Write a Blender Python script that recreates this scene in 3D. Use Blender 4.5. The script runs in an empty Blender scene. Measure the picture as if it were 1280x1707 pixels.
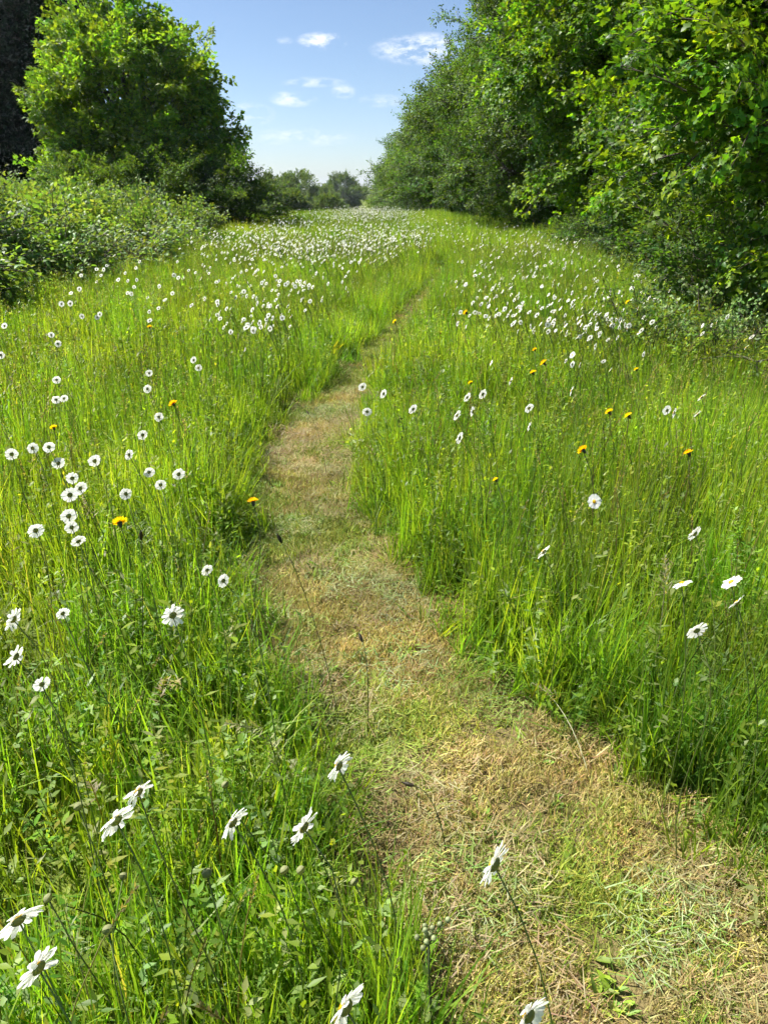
import bpy, math, random
import numpy as np
from mathutils import Vector, Matrix, noise as mnoise

SC = bpy.context.scene
COL = SC.collection
R = math.radians
rng = np.random.default_rng(11)
random.seed(11)

# ------------------------------------------------------------------ camera
CAM_H, PITCH, FPX, PW, PH = 1.40, R(23.7), 1233.0, 1280.0, 1707.0
cam = bpy.data.cameras.new('camera')
cam.sensor_fit = 'VERTICAL'; cam.sensor_height = 36.0; cam.lens = 36.0 * FPX / PH
cam.clip_start = 0.03; cam.clip_end = 6000
camo = bpy.data.objects.new('camera', cam); COL.objects.link(camo)
camo.location = (0, 0, CAM_H); camo.rotation_euler = (math.pi / 2 - PITCH, 0, 0)
SC.camera = camo

# ------------------------------------------------------------------ sun and sky
SUN_AZ, SUN_EL = R(-66), R(53)          # azimuth from +Y, negative = to the left
SUN_DIR = Vector((math.sin(SUN_AZ) * math.cos(SUN_EL), math.cos(SUN_AZ) * math.cos(SUN_EL), math.sin(SUN_EL)))
sl = bpy.data.lights.new('sun', 'SUN'); sl.energy = 5.0; sl.angle = R(0.53); sl.color = (1.0, 0.955, 0.88)
so = bpy.data.objects.new('sun', sl); COL.objects.link(so)
so.rotation_euler = (-SUN_DIR).to_track_quat('-Z', 'Y').to_euler(); so.location = (0, 0, 30)

SC.view_settings.view_transform = 'Standard'; SC.view_settings.look = 'None'
SC.view_settings.gamma = 1.0; SC.view_settings.use_curve_mapping = False
SC.view_settings.exposure = 1.2
SC.render.engine = 'CYCLES'
SC.cycles.max_bounces = 5; SC.cycles.diffuse_bounces = 3; SC.cycles.glossy_bounces = 2
SC.cycles.transmission_bounces = 4; SC.cycles.transparent_max_bounces = 4
SC.cycles.use_denoising = True; SC.cycles.use_adaptive_sampling = True; SC.cycles.adaptive_threshold = 0.1; SC.cycles.adaptive_min_samples = 20; SC.cycles.time_limit = 800
SC.cycles.debug_use_spatial_splits = True
SC.cycles.caustics_reflective = False; SC.cycles.caustics_refractive = False

def pix_dir(u, v):
    a = Vector(((u - PW / 2) / FPX, 1.0, -(v - PH / 2) / FPX))
    c, s = math.cos(PITCH), math.sin(PITCH)
    return Vector((a.x, a.y * c + a.z * s, -a.y * s + a.z * c))
def at(u, v, z=0.0):
    d = pix_dir(u, v); k = (z - CAM_H) / d.z
    return Vector((d.x * k, d.y * k, z))

world = bpy.data.worlds.new('World'); SC.world = world; world.use_nodes = True
nt = world.node_tree; nt.nodes.clear()
def N(tree, kind, **kw):
    n = tree.nodes.new(kind)
    for k, v in kw.items():
        if k == 'inp':
            for i, val in v.items(): n.inputs[i].default_value = val
        else: setattr(n, k, v)
    return n
def MATH(tree, op, a, b=None, c=None, clamp=False):
    n = tree.nodes.new('ShaderNodeMath'); n.operation = op; n.use_clamp = clamp
    for i, x in enumerate((a, b, c)):
        if x is None: continue
        if isinstance(x, (int, float)): n.inputs[i].default_value = x
        else: tree.links.new(x, n.inputs[i])
    return n.outputs[0]
def VDOT(tree, a, vec):
    n = tree.nodes.new('ShaderNodeVectorMath'); n.operation = 'DOT_PRODUCT'
    tree.links.new(a, n.inputs[0]); n.inputs[1].default_value = vec
    return n.outputs['Value']
def build_world():
    L = nt.links
    out = N(nt, 'ShaderNodeOutputWorld'); bg = N(nt, 'ShaderNodeBackground')
    sky = N(nt, 'ShaderNodeTexSky', sky_type='NISHITA', sun_disc=False)
    sky.sun_elevation = SUN_EL; sky.sun_rotation = SUN_AZ
    sky.air_density = 0.75; sky.dust_density = 0.5; sky.ozone_density = 3.0; sky.altitude = 50
    bg.inputs['Strength'].default_value = 0.066
    tc = N(nt, 'ShaderNodeTexCoord'); d = tc.outputs['Generated']
    # fair-weather cloud scraps: each one a direction in the sky with a width and a height, broken up by noise
    clouds = [((537, 69), 44, 15, .85), ((708, 82), 88, 26, .9), ((489, 165), 40, 14, .6), ((573, 152), 22, 13, .5),
              ((520, 137), 58, 9, .45), ((505, 229), 95, 16, .42), ((420, 190), 40, 20, .4), ((475, 67), 14, 7, .4),
              ((636, 168), 40, 12, .3), ((-300, 60), 120, 30, .8), ((1700, 120), 150, 30, .8), ((300, -260), 160, 40, .8), ((1000, -300), 140, 36, .8)]
    nz = N(nt, 'ShaderNodeTexNoise'); nz.inputs['Scale'].default_value = 38; nz.inputs['Detail'].default_value = 9; nz.inputs['Roughness'].default_value = .66
    mp = N(nt, 'ShaderNodeMapping'); mp.inputs['Scale'].default_value = (1, 1, 2.4)
    L.new(d, mp.inputs['Vector']); L.new(mp.outputs[0], nz.inputs['Vector'])
    total = None
    for (u, v), w, h, a in clouds:
        c = pix_dir(u, v).normalized()
        t1 = c.cross(Vector((0, 0, 1))).normalized(); t2 = t1.cross(c).normalized()
        x = MATH(nt, 'MULTIPLY', VDOT(nt, d, t1), FPX / (w * .92)); y = MATH(nt, 'MULTIPLY', VDOT(nt, d, t2), FPX / (h * .82))
        r2 = MATH(nt, 'ADD', MATH(nt, 'MULTIPLY', x, x), MATH(nt, 'MULTIPLY', y, y))
        front = MATH(nt, 'GREATER_THAN', VDOT(nt, d, c), 0.0)
        m = MATH(nt, 'SUBTRACT', 1.0, r2, clamp=True)
        m = MATH(nt, 'MULTIPLY', MATH(nt, 'MULTIPLY', m, front), a)
        total = m if total is None else MATH(nt, 'MAXIMUM', total, m)
    k = MATH(nt, 'ADD', MATH(nt, 'MULTIPLY', MATH(nt, 'SUBTRACT', nz.outputs['Fac'], 0.5), 6.0), 0.38)
    fac = MATH(nt, 'MULTIPLY', MATH(nt, 'MULTIPLY', total, k, clamp=True), 1.0, clamp=True)
    mix = N(nt, 'ShaderNodeMix', data_type='RGBA')
    L.new(fac, mix.inputs[0]); L.new(sky.outputs[0], mix.inputs[6]); mix.inputs[7].default_value = (8.2, 8.4, 8.8, 1)
    L.new(mix.outputs[2], bg.inputs['Color']); L.new(bg.outputs[0], out.inputs['Surface'])
build_world()

# ------------------------------------------------------------------ materials
def new_mat(name):
    m = bpy.data.materials.new(name); m.use_nodes = True; m.node_tree.nodes.clear(); return m
def leaf_mat(name, trans=0.42, rough=0.45, spec=0.45, tcol=(1.5, 1.35, 0.45), vary=(0.7, 1.3), hue=0.02, patch=0.0, gain=1.0, sat=1.0):
    """A thin leaf: colour per leaf from the mesh, varied per spray, glossy in front, letting light through."""
    m = new_mat(name); t = m.node_tree; L = t.links
    out = N(t, 'ShaderNodeOutputMaterial')
    at_ = N(t, 'ShaderNodeAttribute', attribute_name='col')
    oi = N(t, 'ShaderNodeObjectInfo')
    hs = N(t, 'ShaderNodeHueSaturation'); hs.inputs['Saturation'].default_value = sat
    val = MATH(t, 'MULTIPLY_ADD', oi.outputs['Random'], (vary[1] - vary[0]) * gain, vary[0] * gain)
    r2 = MATH(t, 'FRACT', MATH(t, 'MULTIPLY', oi.outputs['Random'], 17.3))
    hh = MATH(t, 'MULTIPLY_ADD', r2, hue * 2, 0.5 - hue)
    if patch:
        g = N(t, 'ShaderNodeNewGeometry'); nz = N(t, 'ShaderNodeTexNoise'); nz.inputs['Scale'].default_value = 0.9; nz.inputs['Detail'].default_value = 3
        L.new(g.outputs['Position'], nz.inputs['Vector'])
        p = MATH(t, 'SUBTRACT', nz.outputs['Fac'], 0.5)
        val = MATH(t, 'MULTIPLY', val, MATH(t, 'MULTIPLY_ADD', p, patch * 2, 1.0))
        hh = MATH(t, 'ADD', hh, MATH(t, 'MULTIPLY', p, -0.07 * patch))
    L.new(at_.outputs['Color'], hs.inputs['Color']); L.new(val, hs.inputs['Value']); L.new(hh, hs.inputs['Hue'])
    pr = N(t, 'ShaderNodeBsdfPrincipled'); pr.inputs['Roughness'].default_value = rough; pr.inputs['Specular IOR Level'].default_value = spec
    L.new(hs.outputs[0], pr.inputs['Base Color'])
    tr = N(t, 'ShaderNodeBsdfTranslucent')
    mu = N(t, 'ShaderNodeMix', data_type='RGBA', blend_type='MULTIPLY'); mu.inputs[0].default_value = 1.0
    mu.clamp_result = False
    L.new(hs.outputs[0], mu.inputs[6]); mu.inputs[7].default_value = (*tcol, 1); L.new(mu.outputs[2], tr.inputs['Color'])
    ms = N(t, 'ShaderNodeMixShader'); ms.inputs[0].default_value = trans
    L.new(pr.outputs[0], ms.inputs[1]); L.new(tr.outputs[0], ms.inputs[2]); L.new(ms.outputs[0], out.inputs['Surface'])
    return m
def solid_mat(name, c1, c2, scale=20, rough=0.8, bump=0.3, spec=0.3):
    m = new_mat(name); t = m.node_tree; L = t.links
    out = N(t, 'ShaderNodeOutputMaterial'); pr = N(t, 'ShaderNodeBsdfPrincipled')
    pr.inputs['Roughness'].default_value = rough; pr.inputs['Specular IOR Level'].default_value = spec
    tc = N(t, 'ShaderNodeTexCoord'); nz = N(t, 'ShaderNodeTexNoise'); nz.inputs['Scale'].default_value = scale; nz.inputs['Detail'].default_value = 5
    L.new(tc.outputs['Object'], nz.inputs['Vector'])
    cr = N(t, 'ShaderNodeValToRGB'); cr.color_ramp.elements[0].position = .35; cr.color_ramp.elements[1].position = .65
    cr.color_ramp.elements[0].color = (*c1, 1); cr.color_ramp.elements[1].color = (*c2, 1)
    L.new(nz.outputs['Fac'], cr.inputs[0]); L.new(cr.outputs[0], pr.inputs['Base Color'])
    bp = N(t, 'ShaderNodeBump'); bp.inputs['Strength'].default_value = bump; bp.inputs['Distance'].default_value = .02
    L.new(nz.outputs['Fac'], bp.inputs['Height']); L.new(bp.outputs[0], pr.inputs['Normal']); L.new(pr.outputs[0], out.inputs['Surface'])
    return m
def turf_mat(name, cols, s1, s2):
    m = new_mat(name); t = m.node_tree; L = t.links
    out = N(t, 'ShaderNodeOutputMaterial'); pr = N(t, 'ShaderNodeBsdfPrincipled'); pr.inputs['Roughness'].default_value = .95; pr.inputs['Specular IOR Level'].default_value = .1
    g = N(t, 'ShaderNodeNewGeometry')
    n1 = N(t, 'ShaderNodeTexNoise'); n1.inputs['Scale'].default_value = s1; n1.inputs['Detail'].default_value = 6
    n2 = N(t, 'ShaderNodeTexNoise'); n2.inputs['Scale'].default_value = s2; n2.inputs['Detail'].default_value = 4; n2.inputs['Roughness'].default_value = .7
    L.new(g.outputs['Position'], n1.inputs['Vector']); L.new(g.outputs['Position'], n2.inputs['Vector'])
    f = MATH(t, 'ADD', MATH(t, 'MULTIPLY', n1.outputs['Fac'], .55), MATH(t, 'MULTIPLY', n2.outputs['Fac'], .45))
    cr = N(t, 'ShaderNodeValToRGB'); e = cr.color_ramp.elements
    while len(e) < len(cols): e.new(.5)
    for i, c in enumerate(cols): e[i].position = .34 + .32 * i / (len(cols) - 1); e[i].color = (*c, 1)
    L.new(f, cr.inputs[0]); L.new(cr.outputs[0], pr.inputs['Base Color'])
    bp = N(t, 'ShaderNodeBump'); bp.inputs['Strength'].default_value = .8; bp.inputs['Distance'].default_value = .02
    L.new(n2.outputs['Fac'], bp.inputs['Height']); L.new(bp.outputs[0], pr.inputs['Normal']); L.new(pr.outputs[0], out.inputs['Surface'])
    return m

M_GRASS = leaf_mat('grass_blade', trans=.58, rough=.45, spec=.38, tcol=(1.62, 1.56, .42), vary=(.78, 1.3), hue=.022, patch=.5, sat=.95)
M_CUT = leaf_mat('cut_grass', trans=.25, rough=.55, spec=.4, tcol=(1.1, 1.1, .7), vary=(.7, 1.3), hue=.02, patch=.6)
M_WEED = leaf_mat('meadow_leaf', trans=.5, rough=.6, spec=.15, tcol=(1.7, 1.4, .35), vary=(.7, 1.3), hue=.02)
M_MAPLE = leaf_mat('hedge_leaf', trans=.48, rough=.45, spec=.32, tcol=(1.65, 1.6, .35), vary=(.6, 1.35), hue=.022)
M_TREE = leaf_mat('tree_leaf', trans=.48, rough=.5, spec=.28, tcol=(1.75, 1.7, .4), vary=(.6, 1.4), hue=.02)
M_DARK = leaf_mat('dark_tree_leaf', trans=.12, rough=.6, spec=.12, tcol=(1.0, 1.0, .6), vary=(.6, 1.3), hue=.01)
M_BRAM = leaf_mat('bramble_leaf', trans=.4, rough=.48, spec=.32, tcol=(1.6, 1.4, .4), vary=(.65, 1.35), hue=.018)
M_PETAL = leaf_mat('daisy_petal', trans=.46, rough=.6, spec=.2, tcol=(1.0, 1.0, .95), vary=(.95, 1.05), hue=0)
M_HAWK = leaf_mat('hawkbit_petal', trans=.5, rough=.5, spec=.3, tcol=(1.05, 1.05, .5), vary=(.95, 1.05), hue=0)
M_STEM = leaf_mat('flower_stem', trans=.3, rough=.5, spec=.4, tcol=(1.3, 1.3, .5), vary=(.8, 1.2), hue=.01)
M_BARK = solid_mat('bark', (.05, .04, .03), (.13, .11, .085), 14, .9, .8)
M_GROUND = turf_mat('meadow_ground', [(.05, .06, .015), (.09, .12, .02), (.14, .18, .03), (.14, .13, .05)], .9, 30)
M_PATH = turf_mat('mown_path', [(.08, .07, .03), (.16, .13, .055), (.22, .17, .075), (.13, .14, .035), (.20, .16, .06)], 2.2, 55)

# ------------------------------------------------------------------ mesh helpers
class MB:
    """Collects faces with a colour per corner point; build() links them as ONE mesh object."""
    def __init__(s): s.v = []; s.f = []; s.c = []; s.m = []
    def add(s, vs, fs, col, mi=0):
        o = len(s.v); s.v.extend(vs); s.f.extend([tuple(i + o for i in f) for f in fs]); s.m.extend([mi] * len(fs))
        if isinstance(col, list): s.c.extend(col)
        else: s.c.extend([col] * len(vs))
    def mesh(s, name, mats, smooth=True):
        me = bpy.data.meshes.new(name); me.from_pydata([tuple(p) for p in s.v], [], s.f)
        a = me.attributes.new('col', 'FLOAT_COLOR', 'POINT')
        arr = np.ones((len(s.v), 4), np.float32)
        if s.c: arr[:, :3] = np.array([tuple(c) for c in s.c], np.float32)
        a.data.foreach_set('color', arr.ravel())
        for m in (mats if isinstance(mats, (list, tuple)) else [mats]): me.materials.append(m)
        me.polygons.foreach_set('material_index', np.array(s.m, np.int32))
        me.polygons.foreach_set('use_smooth', np.full(len(s.f), smooth)); me.update()
        return me
    def build(s, name, mats, parent=None, smooth=True): return link(name, s.mesh(name, mats, smooth), parent)
def link(name, data, parent=None):
    o = bpy.data.objects.new(name, data); COL.objects.link(o)
    if parent: o.parent = parent
    return o
def tag(o, label=None, cat=None, group=None, kind=None):
    if label: o['label'] = label
    if cat: o['category'] = cat
    if group: o['group'] = group
    if kind: o['kind'] = kind
    return o
def empty(name, loc): o = link(name, None); o.location = loc; o.empty_display_size = .05; return o
def tube(mb, pts, radii, sides, col, mi=0, cap=True):
    vs, fs = [], []; n = len(pts); up0 = Vector((0.31, 0.17, 0.93))
    for i, p in enumerate(pts):
        d = (Vector(pts[min(i + 1, n - 1)]) - Vector(pts[max(i - 1, 0)])).normalized()
        a = d.cross(Vector((1, .2, 0)) if abs(d.z) > .85 else Vector((0, 0, 1))).normalized(); b = d.cross(a)
        for k in range(sides):
            t = 2 * math.pi * k / sides
            vs.append(Vector(p) + (a * math.cos(t) + b * math.sin(t)) * radii[i])
    for i in range(n - 1):
        for k in range(sides):
            fs.append((i * sides + k, i * sides + (k + 1) % sides, (i + 1) * sides + (k + 1) % sides, (i + 1) * sides + k))
    if cap: fs.append(tuple(range((n - 1) * sides, n * sides)))
    mb.add(vs, fs, col, mi)
def bez(p0, p1, p2, p3, n):
    out = []
    for i in range(n):
        t = i / (n - 1); s = 1 - t
        out.append(p0 * s ** 3 + p1 * 3 * s * s * t + p2 * 3 * s * t * t + p3 * t ** 3)
    return out
def jit(c, a=.15):
    k = 1 + random.uniform(-a, a); return tuple(max(0, x * k * (1 + random.uniform(-a, a) * .5)) for x in c)
def lerp(a, b, t): return tuple(x + (y - x) * t for x, y in zip(a, b))

# scatter: one object whose points carry many small sprays of leaves or blades
def group_of(name, variants):
    g = bpy.data.node_groups.new(name, 'GeometryNodeTree')
    g.interface.new_socket('Geometry', in_out='INPUT', socket_type='NodeSocketGeometry')
    g.interface.new_socket('Geometry', in_out='OUTPUT', socket_type='NodeSocketGeometry')
    i = g.nodes.new('NodeGroupInput'); o = g.nodes.new('NodeGroupOutput')
    ip = g.nodes.new('GeometryNodeInstanceOnPoints'); ip.inputs['Pick Instance'].default_value = True
    jn = g.nodes.new('GeometryNodeJoinGeometry')
    for ob in variants:
        oi = g.nodes.new('GeometryNodeObjectInfo'); oi.inputs['Object'].default_value = ob; oi.inputs['As Instance'].default_value = False
        gi = g.nodes.new('GeometryNodeGeometryToInstance')
        g.links.new(oi.outputs['Geometry'], gi.inputs[0]); g.links.new(gi.outputs[0], jn.inputs[0])
    def attr(nm, dt):
        a = g.nodes.new('GeometryNodeInputNamedAttribute'); a.data_type = dt; a.inputs['Name'].default_value = nm; return a.outputs['Attribute']
    er = g.nodes.new('FunctionNodeEulerToRotation')
    g.links.new(attr('rot', 'FLOAT_VECTOR'), er.inputs[0])
    g.links.new(i.outputs[0], ip.inputs['Points']); g.links.new(jn.outputs[0], ip.inputs['Instance'])
    g.links.new(attr('idx', 'INT'), ip.inputs['Instance Index'])
    g.links.new(er.outputs[0], ip.inputs['Rotation']); g.links.new(attr('scl', 'FLOAT_VECTOR'), ip.inputs['Scale'])
    g.links.new(ip.outputs[0], o.inputs[0])
    return g
def source(mb, name, mats): return bpy.data.objects.new(name, mb.mesh(name, mats))
def scatter(name, pos, rot, scl, idx, group, parent=None):
    me = bpy.data.meshes.new(name); n = len(pos); me.vertices.add(n)
    me.vertices.foreach_set('co', np.asarray(pos, np.float32).ravel())
    scl = np.asarray(scl, np.float32)
    if scl.ndim == 1: scl = np.repeat(scl[:, None], 3, 1)
    for nm, dt, arr, key in (('rot', 'FLOAT_VECTOR', np.asarray(rot, np.float32), 'vector'), ('scl', 'FLOAT_VECTOR', scl, 'vector'), ('idx', 'INT', np.asarray(idx, np.int32), 'value')):
        a = me.attributes.new(nm, dt, 'POINT'); a.data.foreach_set(key, arr.ravel())
    o = link(name, me, parent)
    md = o.modifiers.new('scatter', 'NODES'); md.node_group = group
    return o

# ------------------------------------------------------------------ the lie of the land
def fall(y): return -0.03 * np.clip(np.asarray(y, float) - 35, 0, 165)
def gz(x, y): return 0.018 * np.sin(x * 1.7 + .4) * np.cos(y * 1.3) + 0.012 * np.sin(x * 3.1 + y * 2.3)
LE = [(-1.2, .62), (.2, .18)]; RE = [(-1.2, 1.75), (.2, 1.25)]
for u, v, z in [(870, 1707, .25), (700, 1450, .25), (625, 1340, .22), (600, 1250, .18), (545, 1150, .1), (440, 1050, 0), (412, 950, 0), (424, 860, 0), (438, 760, 0), (490, 690, 0), (560, 640, 0), (600, 590, 0), (660, 530, 0), (720, 470, 0), (738, 430, 0)]:
    p = at(u, v, z); LE.append((p.y, p.x))
for u, v, z in [(1280, 1470, 0), (1100, 1370, 0), (1000, 1260, 0), (880, 1150, 0), (790, 1090, 0), (725, 1010, 0), (690, 940, 0), (608, 745, .33), (603, 650, .33), (618, 590, .33), (674, 530, .33), (716, 478, .30)]:
    p = at(u, v, z); RE.append((p.y, p.x))
LE.append((30, 1.9)); RE.append((19, 1.95)); RE.append((30, 2.2))
LE = np.array(LE); RE = np.array(RE)
def left_edge(y): return np.interp(y, LE[:, 0], LE[:, 1]) - .055 * np.clip((np.asarray(y) - 1.15) / .5, 0, 1) + .025 * np.sin(y * 9.1) + .02 * np.sin(y * 23 + 1)
def right_edge(y): return np.interp(y, RE[:, 0], RE[:, 1]) + .025 * np.sin(y * 8.3 + 2) + .02 * np.sin(y * 21 + 3)
def path_dist(x, y):
    """distance outside the mown strip, negative inside"""
    l, r = left_edge(y), right_edge(y)
    d = np.maximum(l - x, x - r)
    return np.where(y > 14.5, 9.0, d)

def build_ground():
    xs = np.concatenate([-np.geomspace(1500, 14, 14), np.linspace(-12, 12, 61), np.geomspace(14, 1500, 14)])
    ys = np.concatenate([-np.geomspace(900, 5, 9), np.linspace(-4, 30, 86), np.array([32, 35, 37, 40, 46, 55, 70, 100, 150, 200, 210, 300, 450, 800, 1500, 2500])])
    X, Y = np.meshgrid(xs, ys); Z = np.where((np.abs(X) < 13) & (np.abs(Y) < 31), gz(X, Y), 0) + fall(Y) - .004
    v = np.stack([X, Y, Z], -1).reshape(-1, 3); nx, ny = len(xs), len(ys)
    f = [(j * nx + i, j * nx + i + 1, (j + 1) * nx + i + 1, (j + 1) * nx + i) for j in range(ny - 1) for i in range(nx - 1)]
    me = bpy.data.meshes.new('ground'); me.from_pydata(v.tolist(), [], f); me.materials.append(M_GROUND)
    me.polygons.foreach_set('use_smooth', np.full(len(f), True))
    tag(link('ground', me), 'meadow soil under the long grass', kind='structure')
    ys = np.linspace(-1.2, 14.5, 150); n = 9; v = []; f = []
    for j, y in enumerate(ys):
        l, r = float(left_edge(y)) - .06, float(right_edge(y)) + .06
        for i in range(n):
            x = l + (r - l) * i / (n - 1); v.append((x, y, float(gz(x, y)) + .006 + .006 * mnoise.noise((x * 6, y * 6, 0))))
    f = [(j * n + i, j * n + i + 1, (j + 1) * n + i + 1, (j + 1) * n + i) for j in range(len(ys) - 1) for i in range(n - 1)]
    me = bpy.data.meshes.new('path'); me.from_pydata(v, [], f); me.materials.append(M_PATH)
    me.polygons.foreach_set('use_smooth', np.full(len(f), True))
    tag(link('path', me), 'mown path winding through the meadow', kind='structure')
build_ground()

# ------------------------------------------------------------------ grass sprays
G_BRIGHT = (.205, .345, .018); G_MID = (.145, .275, .020); G_DEEP = (.085, .185, .026); G_YEL = (.285, .37, .032); G_STRAW = (.36, .29, .14); G_PALE = (.26, .30, .16); G_BROWN = (.22, .14, .075)
def blade(mb, p, h, w, lean, az, curl, col, seg=4, mi=0, twist=0.0):
    d = Vector((math.cos(az), math.sin(az), 0)); s0 = Vector((-math.sin(az), math.cos(az), 0))
    vs, fs, cs = [], [], []; q = Vector(p); th = lean
    for i in range(seg + 1):
        t = i / seg
        s = (s0 * math.cos(twist * t) + d * math.sin(twist * t))
        ww = w * (1 - t ** 1.6) * (.65 + .35 * min(1, t * 3 + .3)) * .5
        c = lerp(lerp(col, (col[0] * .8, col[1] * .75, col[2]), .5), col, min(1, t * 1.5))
        if i < seg: vs += [q - s * ww, q + s * ww]; cs += [c, c]
        else: vs.append(Vector(q)); cs.append(c)
        q = q + (d * math.sin(th) + Vector((0, 0, math.cos(th)))) * (h / seg); th += curl / seg
    for i in range(seg - 1): fs.append((2 * i, 2 * i + 1, 2 * i + 3, 2 * i + 2))
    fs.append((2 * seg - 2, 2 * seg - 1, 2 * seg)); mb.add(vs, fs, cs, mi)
def gcol():
    r = random.random()
    if r < .42: c = G_BRIGHT
    elif r < .70: c = G_MID
    elif r < .80: c = G_DEEP
    elif r < .95: c = G_YEL
    elif r < .985: c = G_PALE
    else: c = G_STRAW
    return jit(c, .18)
def tuft(nb, rad, h0, h1, w0, w1, leanmax=.5, seg=4):
    mb = MB()
    for _ in range(nb):
        a = random.uniform(0, 6.283); r = rad * math.sqrt(random.random()); h = random.uniform(h0, h1)
        blade(mb, (r * math.cos(a), r * math.sin(a), -.01), h, random.uniform(w0, w1), random.uniform(.02, leanmax), random.uniform(0, 6.283) if random.random() < .5 else a + random.gauss(0, .6),
              random.uniform(.1, 1.5) if random.random() < .8 else random.uniform(1.4, 2.4), gcol(), seg, 0, random.uniform(-1.2, 1.2))
    return mb
def seedhead(mb, p, h, kind):
    """a flowering grass stalk"""
    az = random.uniform(0, 6.283); ln = random.uniform(.03, .16); d = Vector((math.cos(az), math.sin(az), 0)); p = Vector(p)
    top = p + d * h * ln * 1.6 + Vector((0, 0, h)); c = jit(random.choice([(.12, .15, .035), (.20, .19, .07), (.075, .11, .025)]), .2)
    pts = bez(p, p + Vector((0, 0, h * .4)), p + d * h * ln * .5 + Vector((0, 0, h * .75)), top, 6)
    tube(mb, pts, [.0013] * 5 + [.0008], 3, c, cap=False)
    dirv = (pts[-1] - pts[-2]).normalized(); hc = jit(random.choice([(.30, .30, .12), (.22, .26, .07), (.27, .23, .11)]), .2)
    if kind == 0:      # loose panicle
        for k in range(16):
            t = k / 16; q = top - dirv * (.10 * (1 - t)); a = random.uniform(0, 6.283); l = .028 * (1 - .6 * t)
            e = Vector((math.cos(a), math.sin(a), random.uniform(.2, .9))).normalized() * l
            s = e.cross(Vector((0, 0, 1))).normalized() * .0018
            mb.add([q, q + e * .6 - s, q + e * 1.15, q + e * .6 + s], [(0, 1, 2, 3)], hc)
    else:              # narrow spike
        for k in range(14):
            t = k / 14; q = top - dirv * (.07 * (1 - t)); a = k * 2.4
            e = (Vector((math.cos(a), math.sin(a), 0)) * .5 + dirv) .normalized() * .011
            s = e.cross(dirv).normalized() * .0024
            mb.add([q, q + e * .5 - s, q + e, q + e * .5 + s], [(0, 1, 2, 3)], hc)
def broad_leaf(mb, p, l, w, az, lean, curl, col, seg=4, fold=.25, mi=0, lobed=False):
    d = Vector((math.cos(az), math.sin(az), 0)); s = Vector((-math.sin(az), math.cos(az), 0)); q = Vector(p); th = lean; vs = []; cs = []
    for i in range(seg + 1):
        t = i / seg; ww = w * .5 * max(.03, math.sin(math.pi * min(1, .06 + t * .94)) ** .75)
        if lobed and i % 2: ww *= .45
        nrm = Vector((-d.x * math.cos(th), -d.y * math.cos(th), math.sin(th)))
        vs += [q + s * ww + nrm * ww * fold, Vector(q), q - s * ww + nrm * ww * fold]
        cs += [col, lerp(col, (.3, .34, .12), .25), col]
        q = q + (d * math.sin(th) + Vector((0, 0, math.cos(th)))) * (l / seg); th += curl / seg
    fs = []
    for i in range(seg):
        a = 3 * i; fs += [(a, a + 1, a + 4, a + 3), (a + 1, a + 2, a + 5, a + 4)]
    mb.add(vs, fs, cs, mi)

def fleck(mb, p, l, w, az, pitch, col):
    """a small folded leaf"""
    d = Vector((math.cos(az) * math.cos(pitch), math.sin(az) * math.cos(pitch), math.sin(pitch))); q = Vector((-math.sin(az), math.cos(az), 0)) * w * .5; n = d.cross(q).normalized() * w * .12
    m = p + d * l * .45; mb.add([p, m + q + n, p + d * l, m - q + n], [(0, 1, 2), (0, 2, 3)], col)
def patch(size, dens, h0, h1, w0, w1, seg, heads, leafy):
    """a square sod of meadow: upright blades, flowering stalks and leafy stems side by side"""
    mb = MB(); n = int(size * size * dens); cl = [(random.uniform(-.5, .5) * size, random.uniform(-.5, .5) * size, random.uniform(.70, 1.12), random.uniform(0, 6.283), gcol()) for _ in range(int(size * size * 90) + 3)]
    for _ in range(n):
        x, y = random.uniform(-.5, .5) * size, random.uniform(-.5, .5) * size
        c = min(cl, key=lambda q: (q[0] - x) ** 2 + (q[1] - y) ** 2); h = random.uniform(h0, h1) * c[2]
        x += (c[0] - x) * .2; y += (c[1] - y) * .2; r = random.random()
        if r < .62: ln, cu, hh = abs(random.gauss(0, .12)), random.uniform(0, .4), 1.0
        elif r < .9: ln, cu, hh = random.uniform(.1, .8), random.uniform(0, .7), random.uniform(.4, .8)
        else: ln, cu, hh = random.uniform(.05, .4), random.uniform(1.1, 2.4), .95
        blade(mb, (x, y, -.01), h * hh, random.uniform(w0, w1), ln, c[3] + random.gauss(0, 1.5), cu, lerp(gcol(), c[4], .35), seg, 0, random.uniform(-1.2, 1.2))
    for _ in range(int(size * size * heads)): seedhead(mb, (random.uniform(-.5, .5) * size, random.uniform(-.5, .5) * size, 0), random.uniform(.40, .58), random.randint(0, 1))
    for _ in range(int(size * size * leafy)):
        p = Vector((random.uniform(-.5, .5) * size, random.uniform(-.5, .5) * size, 0)); h = random.uniform(.2, .5); top = p + Vector((random.gauss(0, .04), random.gauss(0, .04), h)); c = jit(random.choice([(.20, .31, .016), (.26, .34, .03), (.13, .23, .02), (.22, .30, .09)]), .15)
        tube(mb, [p, p.lerp(top, .5) + Vector((random.gauss(0, .01), random.gauss(0, .01), 0)), top], [.0014 * w1 / .0075, .0012 * w1 / .0075, .0008], 3, c, cap=False)
        for i in range(random.randint(9, 15)):
            t = random.uniform(.25, 1.02); fleck(mb, p.lerp(top, t), random.uniform(.014, .036) * (1 + .4 * (w1 > .009)), random.uniform(.006, .013) * (1 + .4 * (w1 > .009)), random.uniform(0, 6.283), random.gauss(.35, .5), jit(c, .2))
    return mb
NEAR = [source(patch(.32, 2500, .25, .50, .0030, .0072, 4, 30, 150), 'near_sod', M_GRASS) for k in range(9)]
EDGE = [source(patch(.15, 3200, .20, .46, .0030, .0068, 4, 20, 140), 'edge_sod', M_GRASS) for k in range(8)]
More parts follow.
